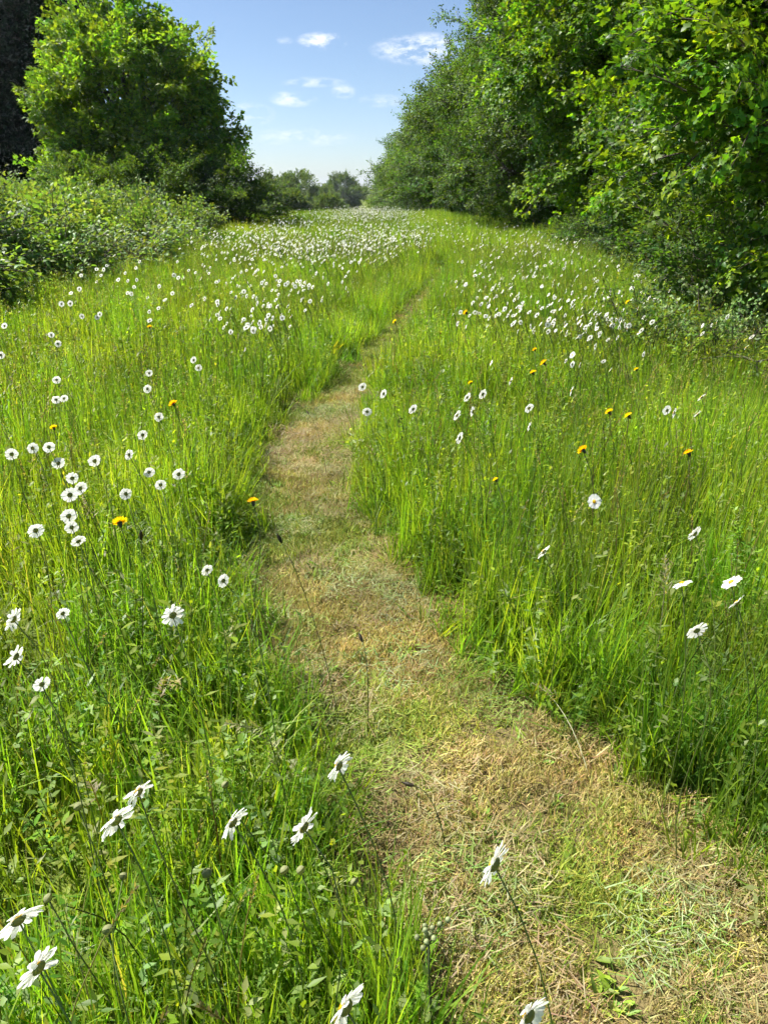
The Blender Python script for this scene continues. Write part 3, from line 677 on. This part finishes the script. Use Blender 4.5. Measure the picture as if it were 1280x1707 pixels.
# ------------------------------------------------------------------ flowers
WHITE = (.86, .86, .83); DISC = (.75, .48, .02); GRN = (.11, .15, .04); ORANGE = (.95, .58, .01); YELLOW = (.95, .70, .01)
def HEAD_N():
    a = R(-50) + random.gauss(0, .3) + (random.gauss(0, .7) if random.random() < .15 else 0); return Vector((math.sin(a), math.cos(a), math.tan(R(max(-15, min(60, random.gauss(20, 13))))))).normalized()
def frame(n):
    a = n.cross(Vector((0, 0, 1))).normalized(); return a, n.cross(a)
def petal_geo(mb, c, n, a, b, t, r0, r1, w, cup, col, mi, seg=3):
    d = a * math.cos(t) + b * math.sin(t); s = n.cross(d).normalized(); vs, fs = [], []
    prof = [(0, .5), (.45, .95), (.85, 1.0), (1, .55)] if seg == 3 else [(0, .6), (.75, 1), (1, .5)]
    for q, k in prof:
        p = c + d * (r0 + (r1 - r0) * q) + n * (cup * q * q); vs += [p - s * w * k * .5 - n * w * .06 * k, p + s * w * k * .5 - n * w * .06 * k]
    for i in range(len(prof) - 1): fs.append((2 * i, 2 * i + 1, 2 * i + 3, 2 * i + 2))
    mb.add(vs, fs, col, mi)
def dome(mb, c, n, a, b, r, h, rings, sides, col, mi):
    vs = []; fs = []
    for i in range(rings):
        t = i / rings; rr = r * math.cos(t * math.pi / 2); z = h * math.sin(t * math.pi / 2)
        for k in range(sides): vs.append(c + (a * math.cos(6.283 * k / sides) + b * math.sin(6.283 * k / sides)) * rr + n * z)
    vs.append(c + n * h)
    for i in range(rings - 1):
        for k in range(sides): fs.append((i * sides + k, i * sides + (k + 1) % sides, (i + 1) * sides + (k + 1) % sides, (i + 1) * sides + k))
    for k in range(sides): fs.append(((rings - 1) * sides + k, (rings - 1) * sides + (k + 1) % sides, rings * sides))
    mb.add(vs, fs, col, mi)
def stem_curve(head, n, n_pts=8, ground=True, lean=.16):
    """from the soil up to the back of the head, coming in along its axis"""
    h = head.z; back = Vector((n.x, n.y, 0)); b = head - back * random.uniform(.5, 1.3) * lean + Vector((random.gauss(0, .03), random.gauss(0, .03), 0))
    b.z = float(gz(b.x, b.y)) if (ground and b.y < 30) else 0.0
    d = float(path_dist(np.array(b.x), np.array(b.y)))
    sw = Vector((random.gauss(0, .045), random.gauss(0, .045), 0))
    return bez(b, b + Vector((0, 0, h * .45)) + sw, head - n * .12 - Vector((0, 0, .10)) - sw * .6, head, n_pts), b
def daisy_parts(head, n, D, detail):
    a, b = frame(n); rp = D / 2; mbp = MB(); npet = random.randint(19, 23) if detail else 15
    cup = random.uniform(-.15, .05) * rp
    for k in range(npet):
        t = 6.283 * k / npet + random.gauss(0, .05); petal_geo(mbp, head + n * random.gauss(0, .0008), n, a, b, t, rp * .22, rp * random.uniform(.9, 1.04), rp * (.30 if detail else .42), cup + random.gauss(0, .03) * rp, jit(WHITE, .04), 0, 3 if detail else 2)
    mbd = MB(); dome(mbd, head + n * .0008, n, a, b, rp * .27, rp * .13, 3 if detail else 2, 10 if detail else 6, DISC, 0)
    mbi = MB(); dome(mbi, head - n * .0012, -n, a, -b, rp * .34, rp * .22, 3 if detail else 2, 10 if detail else 6, (.15, .19, .05), 0)
    return mbp, mbd, mbi
DAISY_GROUP = 'oxeye daisies in the meadow'
def daisy(u, v, label, D=.053, z=.60, tier=1, n=None, lean=.16):
    head = at(u, v, z); n = n or HEAD_N(); pts, base = stem_curve(head, n, lean=lean); root = empty('oxeye_daisy', base); tag(root, label, 'daisy', DAISY_GROUP)
    off = Matrix.Translation(-base)
    def put(mb, nm, mat):
        o = mb.build(nm, mat, root); o.matrix_parent_inverse = off; return o
    ms = MB(); tube(ms, pts, [.0015, .0015, .0014, .0013, .0012, .0011, .0011, .0011], 5, jit((.15, .21, .05), .15)); put(ms, 'stem', M_STEM)
    a, b = frame(n); rp = D / 2
    if tier == 0:
        npet = random.randint(19, 23); cup = random.uniform(-.22, .02) * rp
        for k in range(npet):
            mp = MB(); t = 6.283 * k / npet + random.gauss(0, .06)
            petal_geo(mp, head + n * random.gauss(0, .0012), n, a, b, t, rp * .2, rp * random.uniform(.88, 1.06), rp * random.uniform(.27, .34), cup + random.gauss(0, .11) * rp, jit(WHITE, .04), 0, 3); put(mp, 'petal', M_PETAL)
        _, mbd, mbi = daisy_parts(head, n, D, True)
    else:
        mbp, mbd, mbi = daisy_parts(head, n, D, True); put(mbp, 'petals', M_PETAL)
    put(mbd, 'disc', M_HAWK); put(mbi, 'sepal_cup', M_STEM)
    return root
def small_daisy(head, label, D, lean=.12):
    n = HEAD_N(); f = n.dot((head - Vector((0, 0, CAM_H))).normalized()); label = ('round ' if abs(f) > .72 else 'edge on ' if abs(f) < .3 else 'half turned ') + label
    label = ('large ' if D > .0455 else 'tiny ' if D < .0385 else '') + label; pts, base = stem_curve(head, n, 5, lean=lean); mb = MB()
    tube(mb, pts, [.0013] * 5, 3, jit((.14, .20, .05), .15), 1, False)
    p, d, i = daisy_parts(head, n, D, False)
    for q, mi in ((p, 0), (d, 2), (i, 1)): mb.add(q.v, q.f, q.c, mi)
    me = mb.mesh('oxeye_daisy', [M_PETAL, M_STEM, M_HAWK])
    me.transform(Matrix.Translation(-base)); o = link('oxeye_daisy', me); o.location = base
    return tag(o, label, 'daisy', DAISY_GROUP)

def nv(az, el): return Vector((math.sin(R(az)), math.cos(R(az)), math.tan(R(el)))).normalized()
def build_flowers():
    hero = [  # u, v, diameter, height, label
        (30, 1532, .056, .60, 'large white daisy cut by the left picture edge, green back of its head showing', nv(-46, 26)),
        (63, 1612, .054, .58, 'white daisy seen edge on below the large daisy at the lower left edge', nv(-60, 14)),
        (193, 1366, .056, .62, 'large white daisy, front one of the overlapping pair at lower left', nv(-56, 22)),
        (230, 1319, .046, .60, 'white daisy half hidden behind the front one of the lower left pair', nv(-50, 25)),
        (387, 1370, .048, .60, 'white daisy turned edge on, right of the overlapping pair at lower left', nv(-62, 15)),
        (505, 1378, .052, .60, 'white daisy edge on, just left of the path edge near the bottom', nv(-58, 14)),
        (563, 1276, .050, .60, 'white daisy edge on standing against the pale mown path', nv(-58, 12)),
        (822, 1440, .060, .62, 'white daisy leaning over the mown path on a long arching stem', nv(-54, 8)),
        (574, 1678, .058, .62, 'white daisy at the bottom picture edge left of the path', nv(-54, 8)),
        (879, 1692, .050, .60, 'white daisy cut by the bottom picture edge over the mown path', nv(-40, 4)),
        (288, 1025, .050, .60, 'single round white daisy in the left grass beside the middle of the path', nv(-38, 8)),
        (22, 1032, .050, .60, 'white daisy edge on at the left picture edge, upper of two', nv(-78, 20)),
        (26, 1094, .046, .60, 'white daisy edge on at the left picture edge, lower of two', nv(-76, 18)),
    ]
    for u, v, D, z, lab, n in hero:
        daisy(u, v, lab, D, z, 0, n, lean=.22 if u in (822,) else .15)
    ordw = ['leftmost', 'second from left', 'third from left', 'fourth from left', 'fifth from left', 'sixth from left', 'seventh from left', 'eighth from left', 'ninth from left', 'tenth from left', 'eleventh from left', 'twelfth from left']
    clusters = [
        ('white daisy, {} in the loose cluster of round daisies on the left', [(20, 757), (60, 884), (98, 772), (115, 860), (117, 825), (121, 797), (134, 814), (158, 768)], .043),
        ('small white daisy, {} in the row above the orange hawkbit on the left', [(120, 879), (131, 902), (210, 823), (215, 758), (238, 725), (249, 787), (268, 808), (298, 790)], .037),
        ('white daisy, {} of those on the left above the round daisy cluster', [(55, 747), (82, 745), (95, 633), (94, 666), (107, 664), (246, 648), (249, 622), (265, 695), (323, 600), (331, 613)], .037),
        ('white daisy, {} of the few beside the bramble at the left edge', [(8, 543), (86, 558), (97, 573), (2, 592)], .040),
        ('faded small daisy, {} in the left grass below the clusters', [(70, 1140), (105, 1022), (345, 950), (372, 968)], .03),
        ('white daisy, {} in the small group just right of the path', [(604, 645), (612, 686), (639, 656), (688, 682)], .04),
        ('white daisy, {} in the group right of the upper path', [(761, 692), (765, 730), (778, 662), (787, 686), (804, 657), (850, 635), (881, 680), (882, 711)], .042),
        ('white daisy edge on, {} before the low bramble at the right', [(1111, 684), (1122, 688), (1162, 690), (1168, 662)], .042),
        ('white daisy, {} of the scattered ones in the right grass', [(905, 919), (951, 652), (990, 836), (1136, 972), (1157, 889), (1160, 1050), (1218, 970), (1227, 1004)], .046),
    ]
    for lab, pts, D in clusters:
        for i, (u, v) in enumerate(sorted(pts)):
            nrm = nv(random.gauss(-38, 8), random.gauss(9, 7)) if u < 400 else None
            daisy(u, v, lab.format(ordw[i]), D * random.uniform(.92, 1.08), random.uniform(.54, .63), 1, nrm)
    # the drifts: polygons of the ground where they grow thick, as seen from the gate
    drifts = [
        ('white daisy, {} of the loose drift by the left bramble', [(60, 495), (260, 400), (350, 400), (340, 560), (150, 540)], 40, .042),
        ('white daisy, {} of the thick drift left of the path', [(330, 430), (460, 395), (640, 400), (600, 470), (430, 560), (330, 520)], 74, .040),
        ('white daisy, {} of the wide drift between path and right hedge', [(770, 420), (900, 395), (1010, 430), (1090, 470), (1080, 560), (900, 560), (780, 520)], 112, .040),
        ('white daisy, {} of the thin scatter below the right drift', [(720, 520), (900, 540), (1060, 570), (1000, 660), (740, 610)], 16, .036),
        ('white daisy, {} of those against the shade of the right hedge', [(1060, 440), (1130, 470), (1280, 570), (1270, 590), (1120, 560)], 14, .038),
    ]
    def inside(p, poly):
        c = False
        for i in range(len(poly)):
            (x1, y1), (x2, y2) = poly[i], poly[i - 1]
            if (y1 > p[1]) != (y2 > p[1]) and p[0] < (x2 - x1) * (p[1] - y1) / (y2 - y1) + x1: c = not c
        return c
    def draw(poly, n):
        xs = [p[0] for p in poly]; ys = [p[1] for p in poly]; out = []
        seeds = []
        while len(out) < n:
            if seeds and random.random() < .3:
                s = random.choice(seeds); p = (s[0] + random.gauss(0, 13), s[1] + random.gauss(0, 7))
            else: p = (random.uniform(min(xs), max(xs)), random.uniform(min(ys), max(ys)))
            if inside(p, poly):
                seeds.append(p); p = (p[0] + random.gauss(0, 16), max(344, p[1] + random.gauss(0, 8 if p[1] > 420 else 4))); out.append(p)
        return out
    cnt = 0
    for lab, poly, n, D in drifts:
        for u, v in draw(poly, n):
            h = at(u, v, random.uniform(.42, .62))
            if path_dist(np.array(h.x), np.array(h.y)) < .03: continue
            us = [q[0] for q in poly]; vs = [q[1] for q in poly]; fu = (u - min(us)) / (max(us) - min(us)); fv = (v - min(vs)) / (max(vs) - min(vs))
            where = ('far ' if fv < .34 else 'near ' if fv > .67 else 'middle ') + ('left' if fu < .34 else 'right' if fu > .67 else 'centre')
            small_daisy(h, lab.format(where), D * random.uniform(.85, 1.15)); cnt += 1
    # beyond counting: the white haze of daisies along the far meadow
    src = []
    for k in range(5):
        mb = MB(); n = HEAD_N(); head = Vector((0, 0, .58)); pts, b = stem_curve(head, n, 4, ground=False, lean=.1)
        tube(mb, pts, [.0022] * 4, 3, (.12, .18, .045), 1, False); p, d, i = daisy_parts(head, n, .0355, False)
        for q, mi in ((p, 0), (d, 2), (i, 1)): mb.add(q.v, q.f, q.c, mi)
        src.append(source(mb, 'far_daisy', [M_PETAL, M_STEM, M_HAWK]))
    P = []
    for poly, n in (([(300, 385), (440, 372), (560, 345), (640, 342), (720, 360), (900, 385), (1000, 410), (880, 425), (760, 400), (640, 420), (440, 430), (330, 420)], 1500),
                    ([(430, 385), (560, 350), (650, 347), (740, 385), (640, 430), (470, 430)], 1300), ([(455, 352), (560, 346), (560, 372), (440, 378)], 380), ([(560, 346), (600, 341.5), (650, 343), (700, 360), (560, 362)], 2000),
                    ([(330, 420), (640, 410), (600, 480), (430, 560), (340, 530)], 130), ([(760, 410), (1000, 420), (1090, 480), (1070, 560), (900, 560), (770, 500)], 230)):
        for u, v in draw(poly, n):
            z = random.uniform(.36, .60); h = at(u, v, z); P.append((h.x, h.y, z - .58))
    P = np.array(P); P = P[(path_dist(P[:, 0], P[:, 1]) > .03) & (P[:, 1] < 48)]; n = len(P); P[:, 2] += fall(P[:, 1])
    rot = np.zeros((n, 3)); rot[:, 2] = rng.normal(0, .25, n); rot[:, :2] = rng.normal(0, .08, (n, 2))
    sc = rng.uniform(.85, 1.15, n)
    tag(scatter('daisy_drift', P, rot, sc, rng.integers(0, 5, n), group_of('daisy_nodes', src)), 'mass of white daisies whitening the far meadow between the hedges', 'daisies', kind='stuff')
    # hawkbits
    def hawkbit(u, v, label, D=.034, z=.5, col=YELLOW):
        D *= 1.15
        head = at(u, v, z); n = (HEAD_N() + Vector((0, 0, .5))).normalized(); pts, base = stem_curve(head, n, 7, lean=.08); root = empty('hawkbit', base); tag(root, label, 'flower', 'yellow hawkbits in the meadow')
        off = Matrix.Translation(-base); a, b = frame(n); mb = MB()
        tube(mb, pts, [.0014] * 7, 5, (.09, .11, .035)); o = mb.build('stem', M_STEM, root); o.matrix_parent_inverse = off
        mb = MB()
        for ring, (r1, cup, m) in enumerate(((.5, .12, 18), (.36, .22, 13), (.2, .3, 8))):
            for k in range(m): petal_geo(mb, head + n * .001 * ring, n, a, b, 6.283 * k / m + random.gauss(0, .08) + ring, D * .03, D * r1 * random.uniform(.88, 1.08), D * .13, D * cup, jit(col, .08), 0, 3)
        o = mb.build('petals', M_HAWK, root); o.matrix_parent_inverse = off
        mb = MB(); dome(mb, head, -n, a, -b, D * .17, D * .4, 3, 8, (.05, .065, .025), 0); o = mb.build('sepal_cup', M_STEM, root); o.matrix_parent_inverse = off
    for u, v, D, lab, c in [
        (200, 871, .042, 'bright orange yellow hawkbit among the daisies on the left', YELLOW), (422, 836, .034, 'orange hawkbit hanging over the left edge of the path', ORANGE),
        (250, 545, .034, 'orange hawkbit highest up in the left grass', ORANGE), (289, 673, .036, 'orange hawkbit left of the path bend among daisies', ORANGE), (90, 713, .026, 'small yellow hawkbit at the left near the picture edge', YELLOW),
        (1046, 504, .044, 'yellow hawkbit in the white drift close to the dark hedge', YELLOW), (776, 521, .042, 'orange hawkbit in the drift right of the far path', ORANGE), (658, 536, .034, 'small yellow hawkbit on the far edge of the path', YELLOW),
        (891, 583, .028, 'small orange hawkbit, topmost of the orange trio on the right', ORANGE), (906, 605, .044, 'orange hawkbit, right one of the orange trio on the right', ORANGE), (888, 621, .036, 'orange hawkbit, lowest of the orange trio on the right', ORANGE),
        (1015, 687, .034, 'yellow hawkbit, left one of the pair in the right grass', YELLOW), (1047, 693, .036, 'yellow hawkbit, right one of the pair in the right grass', YELLOW), (971, 750, .036, 'orange yellow hawkbit alone below the pair on the right', ORANGE),
        (1147, 755, .034, 'orange hawkbit furthest right in the right grass', ORANGE), (784, 638, .024, 'tiny yellow hawkbit above the daisy group right of the path', YELLOW), (1060, 616, .026, 'tiny yellow hawkbit below the right daisy drift', YELLOW), (826, 800, .022, 'tiny yellow hawkbit low in the right grass', YELLOW)]:
        hawkbit(u, v, lab, D, random.uniform(.46, .56), c)
    # closed daisy buds
    def bud(u, v, label, r=.009, z=.5):
        head = at(u, v, z); n = (HEAD_N() + Vector((0, 0, .3))).normalized(); pts, base = stem_curve(head, n, 7, lean=.12); root = empty('daisy_bud', base); tag(root, label, 'flower bud', 'closed daisy buds in the near grass')
        off = Matrix.Translation(-base); a, b = frame(n); mb = MB(); tube(mb, pts, [.0011] * 7, 5, (.15, .20, .05)); o = mb.build('stem', M_STEM, root); o.matrix_parent_inverse = off
        mb = MB(); dome(mb, head, -n, a, -b, r, r * .9, 3, 9, (.14, .17, .06), 0); o = mb.build('sepal_cup', M_STEM, root); o.matrix_parent_inverse = off
        mb = MB(); dome(mb, head + n * .0004, n, a, b, r * .92, r * .7, 3, 9, (.36, .38, .18), 0); o = mb.build('petals', M_PETAL, root); o.matrix_parent_inverse = off
    for u, v, lab in [(345, 1455, 'closed cream daisy bud in front of the edge on daisies at lower left'), (474, 1450, 'closed daisy bud, left one of the twin buds near the path'), (501, 1450, 'closed daisy bud, right one of the twin buds near the path'), (80, 1497, 'opening white daisy bud above the large daisy at the left edge'),
                      (180, 1549, 'nodding closed daisy bud right of the large daisy at lower left'), (206, 1460, 'tiny daisy bud below the overlapping daisy pair'), (590, 1470, 'slim closed daisy bud left of the lower path edge'), (130, 1345, 'half open daisy bud left of the overlapping pair'), (375, 1308, 'half open daisy bud above the edge on daisy at lower left')]:
        bud(u, v, lab, random.uniform(.006, .0085), random.uniform(.40, .5))
    # dark ribwort stalks and a nodding grass head
    def stalk(u0, v0, u1, v1, z, label, kind, col=(.08, .10, .03), cat='plant'):
        base = at(u0, v0, 0); base.z = float(gz(base.x, base.y)); top = at(u1, v1, z); root = empty(kind, base); tag(root, label, cat, 'tall stalks beside the path')
        off = Matrix.Translation(-base); mid = base.lerp(top, .5) + Vector((.02, 0, .05)); pts = bez(base, base.lerp(mid, .6) + Vector((0, 0, .05)), mid.lerp(top, .5) + Vector((0, 0, .03)), top, 9)
        mb = MB(); tube(mb, pts, [.0014 - .00007 * i for i in range(9)], 5, col); o = mb.build('stem', M_STEM, root); o.matrix_parent_inverse = off
        d = (pts[-1] - pts[-2]).normalized(); a, b = frame(d); mb = MB()
        if kind == 'ribwort_plantain':
            rr = [.002, .0042, .005, .0046, .003, .001]; tube(mb, [top + d * .006 * i for i in range(6)], rr, 8, (.05, .045, .025)); nm = 'flower_spike'
        else:
            for k in range(34):
                t = k / 34; q = pts[-1] - d * (.13 * (1 - t)) + Vector((0, 0, 0)); an = k * 2.4; e = (a * math.cos(an) + b * math.sin(an) + d * 1.1).normalized() * (.03 * (1 - .7 * t)); s = e.cross(d).normalized() * .0022
                mb.add([q, q + e * .6 - s, q + e * 1.2, q + e * .6 + s], [(0, 1, 2, 3)], jit((.34, .32, .18), .2))
            nm = 'seed_head'
        o = mb.build(nm, M_GRASS, root); o.matrix_parent_inverse = off
    stalk(565, 1200, 470, 905, .5, 'tall dark ribwort stalk rising in front of the mown path', 'ribwort_plantain')
    stalk(612, 1230, 604, 1070, .25, 'short dark ribwort stalk at the left path edge', 'ribwort_plantain')
    stalk(745, 1440, 690, 1310, .18, 'curved dark ribwort stalk on the mown path', 'ribwort_plantain')
    stalk(545, 800, 515, 690, .30, 'thin ribwort stalk standing on the far mown path', 'ribwort_plantain')
    stalk(240, 1180, 236, 900, .55, 'dark upright ribwort stalk in the left grass', 'ribwort_plantain')
    stalk(1080, 1170, 1108, 925, .5, 'pale dry grass stalk standing in the right grass', 'grass_stalk', (.36, .32, .2))
    stalk(520, 1330, 375, 1205, .42, 'pale nodding grass head over the left grass', 'grass_stalk', (.30, .31, .16))
    stalk(985, 1300, 890, 1140, .06, 'pale cut grass stalk lying at the right path edge', 'grass_stalk', (.42, .42, .26))
    # umbel of green seed capsules beside the path, lower middle
    def capsules(u, v, z, label):
        top = at(u, v, z); base = Vector((top.x + .02, top.y - .05, 0)); root = empty('campion_seedhead', base); tag(root, label, 'plant', 'green seed heads near the path'); off = Matrix.Translation(-base)
        mb = MB(); tube(mb, bez(base, base + Vector((0, 0, .2)), top - Vector((0, 0, .15)), top - Vector((0, 0, .02)), 6), [.0018] * 6, 5, (.08, .11, .04)); o = mb.build('stem', M_STEM, root); o.matrix_parent_inverse = off
        for k in range(11):
            p = top + Vector((random.gauss(0, .013), random.gauss(0, .013), random.gauss(0, .012))); mb = MB(); n = Vector((random.gauss(0, .4), random.gauss(0, .4), 1)).normalized(); a, b = frame(n)
            dome(mb, p, n, a, b, .0042, .0046, 3, 8, (.30, .34, .16), 0); dome(mb, p, -n, a, -b, .0042, .0046, 3, 8, (.22, .26, .11), 0); tube(mb, [p - n * .005, top - Vector((0, 0, .025))], [.0008, .0008], 3, (.1, .14, .05))
            o = mb.build('capsule', M_STEM, root); o.matrix_parent_inverse = off
    capsules(715, 1555, .42, 'cluster of round green seed capsules left of the path near the bottom')
    print('individual small daisies', cnt)
build_flowers()

# ------------------------------------------------------------------ summer haze
def build_haze():
    m = new_mat('haze'); t = m.node_tree; out = N(t, 'ShaderNodeOutputMaterial'); pv = N(t, 'ShaderNodeVolumePrincipled')
    pv.inputs['Color'].default_value = (.80, .88, 1.0, 1); pv.inputs['Density'].default_value = HAZE; pv.inputs['Anisotropy'].default_value = .3
    t.links.new(pv.outputs[0], out.inputs['Volume'])
    x0, x1, y0, y1, z0, z1 = -1600, 1600, -1000, 2600, -1.2, 22
    v = [(x, y, z) for x in (x0, x1) for y in (y0, y1) for z in (z0, z1)]
    f = [(0, 1, 3, 2), (4, 6, 7, 5), (0, 4, 5, 1), (2, 3, 7, 6), (0, 2, 6, 4), (1, 5, 7, 3)]
    me = bpy.data.meshes.new('haze'); me.from_pydata(v, [], f); me.materials.append(m); tag(link('haze', me), 'thin summer haze over the meadow', 'haze', kind='stuff')
HAZE = 0.00025
build_haze()
